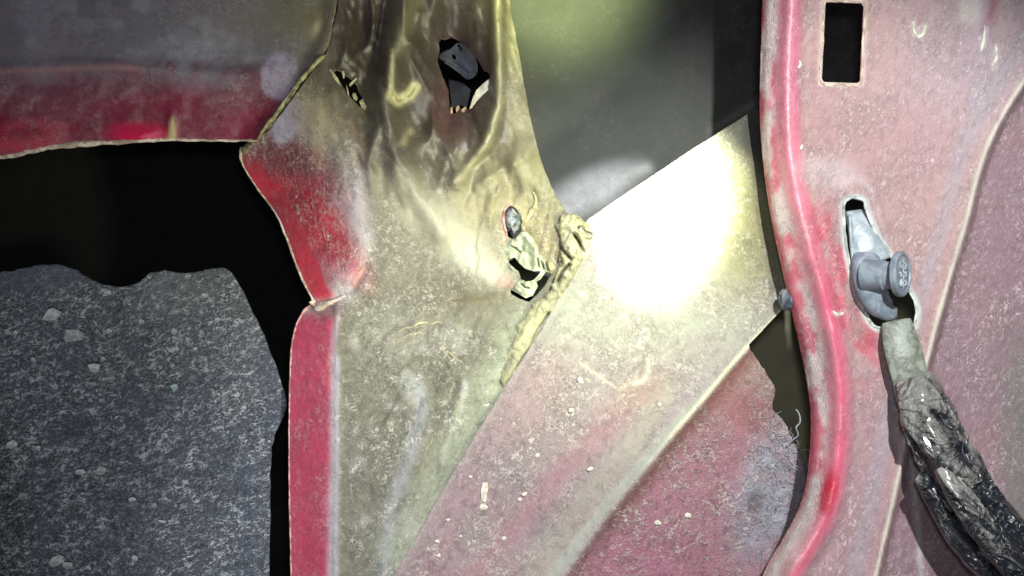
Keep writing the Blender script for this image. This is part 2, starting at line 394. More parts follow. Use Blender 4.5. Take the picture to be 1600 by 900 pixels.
# ---- dented pillar panel
FOLD = smooth_line([(455, 130), (505, 190), (548, 250), (566, 330), (571, 395), (552, 445), (532, 500), (527, 600), (525, 750), (522, 900), (520, 1060)], 4)
H1 = [(684, 58), (694, 62), (706, 58), (722, 66), (745, 90), (756, 110), (764, 112), (766, 124), (760, 140), (745, 155), (733, 174), (726, 168), (717, 172), (708, 181), (703, 166), (700, 140), (691, 118), (683, 95), (687, 76)]
H2 = [(514, 105), (530, 111), (545, 121), (556, 131), (561, 145), (570, 158), (573, 168), (562, 167), (548, 152), (536, 136), (527, 122)]
H3 = smooth_line([(790, 328), (797, 321), (806, 326), (813, 338), (816, 352), (813, 366), (804, 373), (794, 370), (789, 355), (788, 340)], 3, True)
H4 = [(788, 400), (800, 405), (807, 401), (818, 413), (832, 421), (846, 427), (857, 420), (862, 424), (853, 444), (838, 462), (826, 472), (810, 466), (795, 457), (806, 446), (814, 436), (811, 425), (797, 413)]
def hC(X, Y):
    dd, sd, tt = sdist(X, Y, FOLD); s = np.where(sd > 0, dd, 0)
    d = -.95*s*s/(s+28)
    d = d+9*vn(X, Y, 150, 50)+4*vn(X, Y, 55, 51)
    d = d-10*stroke(X, Y, [(485, 478), (520, 470), (550, 450), (572, 418)], 7)
    d = d+24*stroke(X, Y, [(655, -60), (628, 30), (612, 90), (604, 160), (610, 240), (650, 300), (690, 360)], 20)
    d = d-38*bump(X, Y, 562, 40, 36, 90)
    d = d-80*bump(X, Y, 706, 105, 56, 110)
    d = d+24*stroke(X, Y, [(786, -120), (776, 30), (780, 150), (768, 205), (742, 250), (712, 284)], 11)
    d = d+7*stroke(X, Y, [(712, 284), (704, 320), (720, 350)], 14)
    d = d-26*bump(X, Y, 640, 205, 26, 26)+10*bump(X, Y, 628, 222, 9, 9)
    d = d-14*stroke(X, Y, [(735, 262), (760, 250), (790, 270), (800, 300)], 14)+12*stroke(X, Y, [(745, 290), (775, 270), (800, 255)], 8)
    d = d-18*bump(X, Y, 815, 400, 50, 80, -15)
    d = d-6*stroke(X, Y, [(700, 480), (760, 470), (800, 455)], 10)
    xe = np.interp(Y, [-100, 0, 90, 150, 210, 300, 340], [790, 796, 812, 822, 835, 865, 890])
    d = d-.5*np.maximum(0, X-xe+25)
    low = sm(440, 540, Y)*sm(530, 570, X)
    d = d+low*(6*vn(X*.45+Y*.8, Y*.35-X*.6, 20, 52)+5*(1-2*np.abs(vn(X+.5*Y, Y*.25, 30, 53, 3))))
    d = d+3.5*stroke(X, Y, [(560, 560), (620, 520), (680, 500), (720, 520)], 6)+3*stroke(X, Y, [(530, 590), (600, 560), (660, 555), (700, 545)], 5)
    d = d+4*stroke(X, Y, [(700, 560), (722, 600), (708, 660), (690, 700), (688, 740)], 6)+4*stroke(X, Y, [(600, 900), (610, 800), (640, 720), (665, 640), (660, 600)], 7)
    d = d+3*stroke(X, Y, [(527, 480), (527, 620), (524, 900)], 4)
    upz = sm(360, 260, Y)*sm(470, 560, X)
    d = d+upz*(14*(1-2*np.abs(vn(X*1.3, Y*.55, 62, 61, 2)))+4*(1-2*np.abs(vn(X*1.2-Y*.4, Y*.6, 24, 62, 2))))
    mid = sm(240, 300, Y)*sm(480, 420, Y)*sm(690, 750, X)
    d = d+mid*5*(1-2*np.abs(vn(X*1.5+Y*.3, Y*.5, 22, 63, 2)))
    for q, a, wd in (([(560, -60), (548, 60), (528, 110)], 7, 6), ([(603, 0), (590, 80), (600, 140), (640, 165)], -8, 7), ([(655, 20), (640, 90), (668, 140)], 8, 6), ([(680, 200), (700, 240), (690, 280)], 8, 7),
                     ([(590, 175), (600, 230), (630, 270)], -7, 8), ([(735, 180), (750, 220), (725, 250)], -8, 6), ([(830, 240), (800, 262), (770, 310), (765, 350)], 7, 6), ([(775, 235), (742, 262), (735, 300)], -7, 5)):
        d = d+1.5*a*np.exp(-sdist(X, Y, q)[0]/(wd*1.3))
    d = d+1.3*vn(X, Y, 9, 54)*sm(230, 300, Y)
    return d
def cC(X, Y):
    p = Paint(X, Y, '747160', .55, .62, .7)
    p.put(.5+.6*vn(X, Y, 80, 55), '615e4e')
    # upper dented zone, thinner dust on brown, with shade put into the colour
    up = sm(330, 220, Y-.15*(X-600))
    p.put(up, '565341', .15, .3, .3)
    p.put(up*(.5+.5*vn(X, Y, 70, 56)), '4d443b', .1)
    p.put(.9*ell(X, Y, 563, 40, 40, 90, 8, .4), '3a302b', .05)  # shade in the left recess put into the colour
    p.put(.9*ell(X, Y, 708, 110, 64, 110, 4, .4), '40352f', .08)  # shade in the right recess, painted dark as well
    p.put(.5*ell(X, Y, 700, 165, 28, 55, 0, .6), '5b3434')
    p.put(.6*ell(X, Y, 545, 225, 20, 60, -20, .6), '5e4048')
    p.put(.9*stroke(X, Y, [(613, 78), (611, 110), (612, 148)], 3.6), 'd2cc9c', .2, .35)  # thin painted highlight down the ridge
    p.put(.6*stroke(X, Y, [(655, -30), (640, 20), (618, 70)], 16), '857f5e', .1)  # ridge top lightened in colour as a highlight
    p.put(.9*sm(0, 1, 1.4*stroke(X, Y, [(612, 150), (622, 158), (640, 148), (649, 136)], 8)), 'cfca98', .35, .5, .9)  # hook-shaped highlight, painted pale yellow
    p.put(.45*stroke(X, Y, [(778, -20), (777, 60), (781, 160), (760, 225), (715, 282)], 7), 'bdb88c', .25)  # painted highlight along the curved ridge
    p.put(sm(785, 800, X)*sm(420, 300, Y)*.7, '8d8866', .3, .6, .5)
    p.put(.5*stroke(X, Y, [(630, 222), (636, 210), (642, 206)], 6), 'b1a980', .2)
    p.put(ell(X, Y, 760, 310, 60, 70, 20, .6)*.7, '9c9571', .35)
    # smooth pale wipe across the middle
    p.put(.85*stroke(X, Y, [(610, 262), (650, 320), (700, 365), (760, 405)], 34)*sm(240, 300, Y), '98947c', .12, .5, .15)
    p.put(.6*stroke(X, Y, [(650, 330), (710, 372), (770, 420)], 22), 'b4b19b', .08)
    p.put(.5*stroke(X, Y, [(722, 400), (770, 430), (790, 440)], 16), 'b5b6a6', .5)
    # red flange
    dd, sd, tt = sdist(X, Y, FOLD); s = dd*sd
    nz = vn(X, Y, 24, 57)*9
    upf = sm(500, 455, Y)
    p.put(upf*sm(-26, 12, s+nz)*sm(130, 200, Y+.4*(X-450)), 'b9aeb0', 1.0, .75, .9)
    p.put(upf*sm(6, 62, s+nz*1.6)*sm(195, 275, Y), 'b0445a', 1.15, .6, .9)
    p.put(upf*.9*ell(X, Y, 495+.35*(Y-340), 345, 34, 95, -22, .5), 'b42c40', .9, .35, .8)
    le = sdist(X, Y, [(378, 235), (392, 275), (440, 350), (470, 430), (490, 470)])[0]
    p.put(upf*sm(36, 22, le+nz*.7)*sm(225, 255, Y), 'b83444', .2, .28, .25)
    p.put(upf*ell(X, Y, 450, 245, 70, 32, 20, .7), '74323f', .65, .6, .7)  # shaded top of the flange painted as darker maroon
    p.put(ell(X, Y, 448, 192, 20, 36, 22, .2), 'aaa3b8', .7, .9, .7)
    p.put(ell(X, Y, 500, 195, 34, 70, -35, .7)*.8, '83785a', .7, .7, .8)
    lo = sm(478, 500, Y)
    p.put(lo*sm(-1, 7, s), 'a89aa2', .5, .5, .6)
    p.put(lo*sm(2, 17, s+nz*.3), 'a43e56', .3, .32, .25)
    p.put(lo*sm(34, 60, s)*.5, 'b84660', .25, .22, .2)
    p.put(lo*.5*stroke(X, Y, [(526, 560), (524, 900)], 5), 'b5b8c6', .6)
    p.put(.9*stroke(X, Y, [(480, 482), (505, 475), (530, 470)], 6), 'b09c98', .8)
    p.put(.5*ell(X, Y, 515, 487, 28, 12, -15, .5), '5c3a3c')
    p.put(.7*stroke(X, Y, [(568, 418), (558, 438), (552, 448)], 2.6), 'd49a80')
    # lower dust textures
    low = sm(440, 560, Y)*sm(530, 560, X)
    p.put(low*(.4+.6*vn(X, Y, 60, 58)), '68675a', .9, .65, 1.0)
    p.put(low*.7*ell(X, Y, 640, 520, 75, 40, -10, .6), '8d8a7c', 1.2)
    p.put(low*.8*sm(.15, .5, vn(X*.5+Y*.6, Y*.4-X*.5, 30, 59)), '98978d', 1.2)
    p.put(.55*stroke(X, Y, [(600, 900), (610, 800), (640, 720), (660, 640), (650, 600)], 12), 'a3a7ab', 1.1)
    p.put(.6*stroke(X, Y, [(690, 720), (705, 680), (722, 630), (728, 600)], 5), 'd0d6d2', .8)
    p.put(.6*ell(X, Y, 670, 740, 25, 90, 20, .6), '6b6351', .3)
    p.put(sm(70, 10, sdist(X, Y, [(900, 380), (850, 500), (790, 590), (720, 700), (640, 860)])[0])*sm(400, 520, Y)*.55, 'a7b096', .8)
    p.put(.7*ell(X, Y, 842, 380, 34, 60, -15, .5), 'a79a72', .9, .7, 1)
    p.put(.35*ell(X, Y, 790, 440, 14, 12), 'b56f70')
    p.put(.5*ell(X, Y, 791, 350, 7, 22), 'b2605c')
    p.put(.8*stroke(X, Y, [(790, 405), (787, 330), (797, 318), (812, 326), (820, 360)], 3.5), 'b6a98a')
    p.put(.6*stroke(X, Y, [(705, 462), (760, 470), (800, 455)], 8), '66593f', .2)
    return p
co = smooth_line([(533, -150), (531, -40), (529, 0), (522, 35), (514, 72), (500, 95), (474, 130), (446, 168), (420, 202), (398, 220), (379, 231)], 4)[:-1]+smooth_line([(376, 240), (382, 262), (405, 298), (432, 335), (448, 372), (458, 400), (472, 435), (486, 463)], 4)+smooth_line([(490, 473), (474, 488), (461, 515), (455, 550), (453, 600), (452, 700), (453, 800), (455, 900), (456, 1060)], 5)+[(700, 1060), (720, 900), (800, 760), (900, 600), (960, 480), (940, 380), (905, 345)]+smooth_line([(885, 332), (866, 300), (848, 258), (835, 210), (822, 150), (812, 90), (803, 40), (797, 0), (790, -150)], 4)
Cn = thing('pillar_panel', (600, 900, 0), 'dented pillar panel under olive dust with a red folded flange and torn holes, in the middle', 'body panel')
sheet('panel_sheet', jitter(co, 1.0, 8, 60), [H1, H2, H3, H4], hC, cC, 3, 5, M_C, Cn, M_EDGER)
bead('flange_edge', [(379, 231), (376, 240), (382, 262), (405, 298), (432, 335), (448, 372), (458, 400), (472, 435), (486, 463), (492, 472)], [4, 2.6, 1.6, 1.8, 1.8, 2, 2, 2, 1.6, 3], hC, 0, M_EDGE, Cn, 12, .8, .7, .3)
bead('flange_edge', [(492, 472), (474, 488), (461, 515), (455, 550), (453, 600), (452, 700), (453, 800), (455, 900), (456, 1060)], [3, 2, 1.6, 1.6, 1.4, 1.6, 1.3, 1.3], hC, 0, M_EDGER, Cn, 12, .8, .7, .3)
bead('seam_lip', [(381, 236), (390, 224), (402, 215), (420, 196), (440, 170), (462, 140)], [6, 5, 3, 3, 2.5, 1.5], hC, 6, plain('brown_seam_paint', '8a8460', '4c4334', .5, 7), Cn, 12, 1, .6, .4, 7)
bead('torn_lip', [(486, 470), (494, 482), (512, 476), (540, 462)], [4, 4.5, 3, 1.5], hC, 3, M_EDGE, Cn, 8, 1.5, .6, .8, 4)
# torn bits round the holes
slab('torn_flap', [(765, 122), (766, 138), (754, 149), (745, 158), (737, 169), (733, 171), (738, 154), (744, 141), (754, 131)], hC, 6, 4, M_FLAKE, Cn, (.3, .2))
for q in ([(704, 168), (707, 166), (708, 182), (704, 183)], [(712, 168), (716, 164), (719, 168), (713, 178)], [(720, 172), (727, 166), (730, 170), (723, 178)]):
    slab('torn_flap', q, hC, 2, 3, plain('tan_chip', 'a98a68', '857056', .6, 8) if q[0][0] == 704 else bpy.data.materials['tan_chip'], Cn)
for q in ([(534, 110), (538, 111), (539, 121), (536, 123)], [(545, 132), (556, 121), (558, 124), (547, 136)], [(541, 132), (544, 140), (546, 150), (543, 149)], [(550, 149), (552, 145), (556, 146), (559, 154), (557, 158), (553, 155)], [(561, 158), (567, 154), (573, 166), (571, 172), (565, 168)], [(514, 107), (518, 109), (528, 122), (534, 135), (529, 132), (520, 120)]):
    slab('paint_splinter', q, hC, 3, 3, M_SEAL, Cn)
bead('highlight_curl', [(612, 82), (610, 112), (612, 140), (616, 156), (628, 158), (642, 147), (650, 134)], [.8, 1.4, 1.6, 3, 3.6, 2.6, 1.2], hC, 0, M_SEAL, Cn, 8, 1.2, .5, .4, 12)  # pale bead standing in for the highlight on ridge and hook
# lower hole: lifted, cracked sealer over it
TO = jitter([(789, 396), (787, 388), (794, 377), (806, 372), (814, 362), (822, 361), (832, 371), (840, 385), (843, 398), (850, 406), (864, 412), (868, 420), (862, 428), (853, 424), (846, 436), (838, 440), (841, 447), (832, 462), (822, 466), (806, 458), (798, 452), (802, 444), (812, 436), (806, 428), (790, 420), (786, 410)], 2.5, 7, 150)
TC = [(787, 401), (796, 405), (804, 402), (812, 412), (821, 420), (834, 424), (846, 423), (841, 430), (833, 438), (822, 440), (813, 436), (808, 424), (798, 414)]
TL = [[(798, 384), (806, 388), (813, 394)], [(814, 443), (820, 449), (826, 450)], [(846, 408), (850, 420)], [(853, 410), (856, 422)], [(840, 404), (842, 416)]]
def hT(X, Y):
    d = hC(X, Y)+8+5*(1-2*np.abs(vn(X*1.3, Y, 15, 151, 2)))+.25*(X-815)-.12*(Y-410)
    d = d-7*np.exp(-(sdist(X, Y, TO+[TO[0]])[0]/3)**2)
    for c_ in TL: d = d-8*np.exp(-(sdist(X, Y, c_)[0]/1.6)**2)
    return d
def cT(X, Y):
    p = Paint(X, Y, 'c6cdb2', .35, .6, 1)
    p.put(.5+.9*vn(X, Y, 12, 152), 'aab392'); p.put(sm(845, 860, X), 'b5ad84')
    for c_ in TL: p.put(np.exp(-(sdist(X, Y, c_)[0]/1.3)**2), '2c3020', 0)
    return p
sheet('torn_sealer', TO, [TC], hT, cT, 1.3, 4, M_C, Cn)
bead('paint_curl', [(797, 318), (788, 328), (787, 345), (792, 368)], [1.5, 2, 2.4, 1.5], hC, 2, M_EDGER, Cn, 6, 1, .6, .4, 31)
bead('weld_bead', [(834, 300), (838, 318), (828, 336), (818, 350), (817, 362)], [2, 3, 3, 2.5, 2], hC, 1, M_SEAL, Cn, 8, 2, .5, .5, 32)
# fine folds of lifted paint in the lower dust
for k, (pts, wd) in enumerate([([(693, 672), (668, 700), (662, 740)], 1.2), ([(722, 612), (712, 650), (700, 690)], 1.5),
                               ([(618, 520), (650, 508), (690, 504)], 1.3), ([(615, 535), (655, 520), (700, 528)], 1.2), ([(690, 548), (715, 560), (735, 580)], 1.0)]):
    bead('lifted_paint', pts, [.2, wd*.8, .2], hC, 0, M_SEAL, Cn, 8, 6, .3, 1.2, 40+k)

# ---- things in the holes of the pillar panel
Bk = thing('plastic_bracket', (720, 100, -60), 'dark grey plastic bracket with two small slots showing through the upper torn hole', 'bracket')
bo = smooth_line([(686, 92), (690, 82), (704, 76), (716, 66), (730, 70), (740, 84), (746, 100), (744, 116), (730, 124), (716, 112), (700, 98)], 3, True)
s1 = [(713, 69), (717, 68), (723, 80), (719, 82)]; s2 = [(702, 84), (710, 85), (715, 92), (710, 94)]
sheet('bracket_plate', bo, [s1, s2], lambda X, Y: -84+.25*(X-700)-.3*(Y-90), lambda X, Y: Paint(X, Y, '3c3f48'), 2, 8, M_PLG, Bk)
slab('lower_rib', [(700, 124), (722, 128), (736, 140), (730, 168), (716, 165), (706, 172), (703, 150)], flat(-100), 0, 8, plain('shaded_grey_plastic', '3a3a3e', '2b2a2d', .6, 5), Bk, (.2, 0))
bead('plate_rib', [(694, 96), (712, 108), (730, 122)], [2, 2.5, 2], flat(-74), 0, M_PLG, Bk, 5, 0, 1)
# foil plug
def lump(name, cx, cy, d, rx, ry, rz, mat, parent, seed, amp=.25, label=None):
    V = []; F = []; nu, nv = 20, 14
    for j in range(nv+1):
        th = math.pi*j/nv
        for i in range(nu):
            ph = 2*math.pi*i/nu; x, y, z = math.sin(th)*math.cos(ph), math.cos(th), math.sin(th)*math.sin(ph)
            k = 1+amp*float(vn(np.array([x*40+z*13]), np.array([y*40+z*29]), 14, seed, 3)[0])
            V.append(W(np.array([cx+rx*x*k]), np.array([cy+ry*y*k]), np.array([d+rz*z*k]))[0])
    for j in range(nv):
        for i in range(nu):
            a, b = j*nu+i, j*nu+(i+1) % nu; F.append((a, b, b+nu, a+nu))
    return obj(name, V, F, mat, parent)
o = lump('foil_plug', 801, 345, -18, 14, 17, 16, M_FOIL, None, 70, .5)
tag(o, 'crumpled grey foil plug stuck in the small round hole of the pillar panel', 'foil plug')

# ---- diagonal brace
SEAM = smooth_line([(935, 300), (915, 372), (885, 440), (850, 508), (800, 588), (755, 660), (700, 752), (650, 840), (612, 905), (530, 1060)], 4)
RID = smooth_line([(1260, 440), (1222, 484), (1150, 562), (1100, 622), (1050, 680), (1000, 742), (960, 790), (915, 850), (880, 900), (780, 1040)], 4)
def hB(X, Y):
    d1, s1_, _ = sdist(X, Y, SEAM); s = d1*-s1_
    d2, s2_, _ = sdist(X, Y, RID); r = d2*-s2_          # positive right of / below the ridge
    d = 14+.10*np.clip(s, 0, 400)-6*np.exp(-(s/14)**2)
    d = d-.42*np.maximum(0, r)+7*np.exp(-(r/(5+.018*np.maximum(0, Y-480)))**2)
    d = d+6*vn(X, Y, 170, 80)+2*vn(X, Y, 40, 81)+.7*vn(X, Y, 9, 82)
    d = d+3*stroke(X, Y, [(700, 900), (800, 770), (900, 650), (990, 560)], 28)-3*stroke(X, Y, [(800, 860), (900, 730), (1000, 620)], 18)
    d = d-.45*np.maximum(0, X-1160)*sm(590, 450, Y)
    ov = np.maximum(0, (X-1108)*.72-(Y-217)*.69-4); d = d-.9*ov*ov/(ov+30)
    d = d+6*ell(X, Y, 1215, 760, 45, 80, 15, .7)*(1+.8*vn(X, Y, 14, 83))
    return d
def cB(X, Y):
    p = Paint(X, Y, '95888a', .8, .65, .75)
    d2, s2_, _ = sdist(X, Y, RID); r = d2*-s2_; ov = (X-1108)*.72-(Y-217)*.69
    t = Y+.35*(X-900)                                     # dust thins towards the bottom
    p.put(sm(560, 860, Y+.1*(900-X))*.85, '9a7078', .9)
    p.put(sm(640, 470, Y), '969a88', .55, .7, .6)
    p.put(.5+.7*vn(X, Y, 70, 84), '8c8280', .9)
    p.put(sm(1050, 1160, X)*sm(520, 380, Y), '7d7a55', .5)  # dimmer upper right of the brace, shade put into the olive
    p.put(sm(-5, 40, ov+8*vn(X, Y, 30, 87)), '4a4a40', .2)  # unlit corner: shade painted as a dull dark colour
    p.put(.75*stroke(X, Y, [(740, 900), (830, 790), (920, 690), (1010, 610)], 24), '946c72', .45, .5, .4)
    p.put(.7*stroke(X, Y, [(830, 900), (900, 800), (985, 700), (1040, 620)], 20), 'a39c8c', .5)
    p.put(.5*ell(X, Y, 820, 620, 80, 60, -40, .6), '94777a', .7)
    p.put(.6*ell(X, Y, 1000, 610, 50, 25, -30, .6), '968474', .5)
    # below the ridge
    lo = sm(0, 10, r)
    p.put(lo, 'a4707c', 1.1, .6, .9)
    p.put(lo*sm(720, 560, Y), '9a8078', 1.1)
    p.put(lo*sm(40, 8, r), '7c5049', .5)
    p.put(lo*.6*ell(X, Y, 1000, 880, 90, 50, 0, .6), 'a4627a', .8)
    p.put(lo*.6*ell(X, Y, 1165, 640, 40, 30, 30, .6), '9c5e5e', .3)
    p.put(lo*ell(X, Y, 1205, 770, 52, 105, 20, .5)*(.75+.5*vn(X, Y, 20, 85)), 'a7a9b6', 1.0, .85, 1)
    p.put(lo*.7*ell(X, Y, 1180, 785, 13, 18, 0, .6), '4c4048', .8)
    # ridge line and wiped stripe
    wd = 3+.02*np.maximum(0, Y-480)
    p.put(.85*np.exp(-((r+wd)/(wd*1.1))**2)*sm(560, 640, Y), 'a3a698', .08, .55, .15)
    p.put(.9*np.exp(-(r/3.0)**2)*sm(780, 640, Y), 'dcdcb8', .1)  # edge highlight along the ridge, painted pale
    p.put(.6*np.exp(-((sdist(X, Y, SEAM)[0])/9)**2), 'a59a96', .4)
    p.put(.9*stroke(X, Y, [(1012, 560), (1014, 580), (1005, 595), (990, 600)], 3), 'd6d4c0', .9)
    p.put(.6*stroke(X, Y, [(905, 565), (940, 590), (968, 610), (995, 590)], 2), 'c8c2a8')
    return p
LR = jitter(smooth_line([(1166, 541), (1180, 556), (1196, 585), (1211, 608), (1207, 638), (1222, 655), (1240, 690), (1252, 720), (1262, 750), (1290, 800)], 5), 3, 9, 86)
bo_ = [(905, 357), (920, 342), (960, 315), (1040, 262), (1080, 235), (1108, 217), (1190, 165), (1262, 118), (1280, 340), (1262, 440), (1222, 484), (1190, 518)]+LR+[(1330, 860), (1340, 1060), (560, 1060)]+[p for p in SEAM[::-1] if 372 < p[1] < 1040]
Br = thing('brace_panel', (900, 900, 20), 'wide dusty pink diagonal brace with a long ridge and the blinding torch spot on it', 'body panel')
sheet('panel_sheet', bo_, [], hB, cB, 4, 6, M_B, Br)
# sealer between pillar and brace
def hS(X, Y): return np.maximum(hC(X, Y), hB(X, Y)*0+8)
so = jitter(smooth_line([(872, 340), (884, 332), (906, 338), (921, 352), (926, 378), (916, 404), (900, 430), (880, 462), (862, 490), (846, 520), (826, 552), (806, 582), (788, 602), (784, 598), (792, 562), (804, 526), (820, 494), (842, 468), (862, 446), (873, 420), (878, 392), (872, 366)], 6, True), 7, 10, 140)
CRK = [[(858, 492), (840, 518), (830, 545), (812, 572), (804, 582)], [(896, 366), (904, 376), (912, 398)], [(876, 388), (884, 397), (892, 404)], [(872, 440), (878, 425), (889, 414)], [(905, 356), (915, 364), (922, 366)]]
def hK(X, Y):
    b = np.maximum(hC(X, Y), 8)+3*sm(500, 430, Y)+2
    d = b+(8*sm(500, 430, Y)+3)*(1-2*np.abs(vn(X*1.3+Y*.5, Y*.8-X*.3, 20, 141, 3)))+3*vn(X, Y, 7, 142)
    dd = sdist(X, Y, so+[so[0]])[0]; d = d-10*np.exp(-dd/9)
    for c_ in CRK: d = d-16*np.exp(-(sdist(X, Y, c_)[0]/2.6)**2)
    return d
def cK(X, Y):
    p = Paint(X, Y, 'c6c39c', .5, .6, 1)
    p.put(.5+.9*vn(X, Y, 22, 143), 'a8a67e'); p.put(sm(0, .4, vn(X, Y, 14, 144)), 'b9bb9c')
    p.put(.5*sm(450, 560, Y), 'aeb08c')
    p.put(np.exp(-sdist(X, Y, so+[so[0]])[0]/7), '8a8465', .6)
    for c_ in CRK: p.put(np.exp(-(sdist(X, Y, c_)[0]/1.7)**2), '23220f', 0)
    return p
sheet('sealer_strip', so, [], hK, cK, 1.6, 6, M_C, Br)

# ---- loose flakes: things of their own
def flake(cx, cy, r, hf, mat, seed, ar=1.0, ang=0, off=3):
    rr = random.Random(seed); n = rr.randint(5, 7); pts = []
    for k in range(n):
        a = 2*math.pi*k/n+rr.uniform(-.3, .3); q = r*rr.uniform(.65, 1.1); x, y = q*math.cos(a)*ar, q*math.sin(a)
        ca, sa = math.cos(ang), math.sin(ang); pts.append((cx+x*ca-y*sa, cy+x*sa+y*ca))
    return slab('paint_flake', pts, hf, off, 2.5, mat, None, (rr.uniform(-.3, .3), rr.uniform(-.3, .3)))
o = slab('paint_flake', [(754, 754), (762, 753), (763, 762), (759, 785), (752, 783), (751, 768)], hB, 3, 3, M_FLAKE, None)
tag(o, 'upright rectangular cream flake, largest on the lower left of the diagonal brace', 'paint flake')
for k, (x, y, r, ar, an) in enumerate([(756, 792, 6, 1.4, 0), (683, 846, 4, 1.2, .3), (685, 868, 4, 1.2, 0), (788, 841, 5, 1, 0), (820, 772, 4, 1.4, -.6), (812, 780, 4, 1.2, -.5), (840, 712, 5, 1, .2), (906, 594, 6, .9, 0), (893, 641, 4, 1.6, 0), (1075, 805, 5, 1.5, 0), (1027, 817, 5, 1.6, .2), (735, 745, 3.5, 1, 0), (720, 838, 3.5, 1, 0), (700, 812, 3.2, 1.2, 0), (922, 733, 4, 1.5, -.3), (1030, 632, 3.4, 1, 0)]):
    tag(flake(x, y, r, hB, M_FLAKE, k, ar, an), 'one of the small scattered cream flakes on the dusty diagonal brace', 'paint flake', 'small cream flakes on the brace')
M_STN = plain('pale_grit', 'a9aca9', '7f8386', .8, 8)
tag(flake(118, 523, 13, hM, M_STN, 60, 1.5, -.1), 'wide pale grit flake at the upper left of the grey mat', 'grit flake')
tag(flake(148, 575, 11, hM, M_STN, 61, 1.2, -.5), 'slanted pale grit flake left of centre on the grey mat, below the wide one', 'grit flake')
tag(flake(272, 605, 7, hM, plain('blue_green_grit', '93b0b0', '7d8c86', .7, 8), 62, .9, -.5), 'bluish green grit flake in the middle of the grey mat', 'grit flake')
gs = [(80, 492, 12, 1.4), (167, 458, 6, 1.5), (52, 562, 5, 1), (170, 518, 6, 1.2), (272, 518, 6, .9), (220, 502, 5, 1.2), (158, 735, 8, 1.2), (125, 738, 6, 1.5), (20, 695, 9, 1.2), (206, 780, 5, 1.6), (320, 462, 6, .8), (293, 432, 5, 1.2), (382, 637, 5, .8), (210, 873, 6, 1), (88, 877, 9, 1.6), (104, 883, 7, 1.4), (252, 815, 4, 2), (160, 560, 5, 1), (60, 700, 5, 1), (340, 500, 5, 1), (188, 745, 4, .7), (305, 545, 4, 1), (136, 470, 5, .8), (24, 520, 5, 1)]
for k, (x, y, r, ar) in enumerate(gs):
    tag(flake(x, y, r, hM, M_STN, 80+k, ar, random.uniform(-.6, .6), 2.5), 'one of the small grey grit flakes scattered on the dark sound mat', 'grit flake', 'grit flakes on the mat')

# ---- right-hand post
PL = smooth_line([(1194, -150), (1192, 0), (1188, 120), (1190, 220), (1204, 330), (1225, 430), (1248, 530), (1262, 600), (1268, 660), (1263, 740), (1250, 792), (1222, 846), (1192, 900), (1140, 1060)], 4)
RI = smooth_line([(1240, -150), (1237, 0), (1232, 120), (1233, 210), (1243, 290), (1266, 385), (1290, 470), (1308, 560), (1314, 640), (1308, 730), (1293, 800), (1262, 860), (1238, 900), (1190, 1060)], 4)
CR = smooth_line([(1700, -20), (1605, 125), (1560, 200), (1532, 270), (1512, 350), (1482, 450), (1455, 550), (1425, 660), (1404, 760), (1372, 900), (1340, 1060)], 4)
SLOT = smooth_line([(1318, 326), (1322, 314), (1335, 309), (1350, 314), (1354, 328), (1372, 372), (1392, 400), (1428, 470), (1432, 494), (1424, 514), (1402, 502), (1380, 512), (1364, 508), (1350, 484), (1334, 440), (1322, 380)], 3, True)
RH = [(1290, 3), (1350, 5), (1344, 130), (1284, 128)]
def hP(X, Y):
    d1, sd, _ = sdist(X, Y, PL); e = d1*-sd
    d2, sd2, _ = sdist(X, Y, RI); r = d2*-sd2
    d3, sd3, _ = sdist(X, Y, CR); c = d3*-sd3
    d = 120-.45*np.maximum(0, -r-4)-6*sm(0, 40, -r)
    d = d+15*np.exp(-(r/18)**2)-5*np.exp(-((r-26)/14)**2)-14*np.exp(-(np.maximum(e, 0)/6)**2)
    d = d-22*sm(-2, 10, c)+7*np.exp(-((c+3)/5)**2)
    d = d+5*vn(X, Y, 160, 100)+1.6*vn(X, Y, 30, 101)+.7*vn(X*1.2+Y*.4, Y*.7, 9, 102)
    d = d+7*sm(40, 4, sdist(X, Y, SLOT+[SLOT[0]])[0])
    d = d+6*bump(X, Y, 1300, 265, 60, 26)+5*stroke(X, Y, [(1325, 300), (1355, 330), (1380, 380)], 10)
    return d
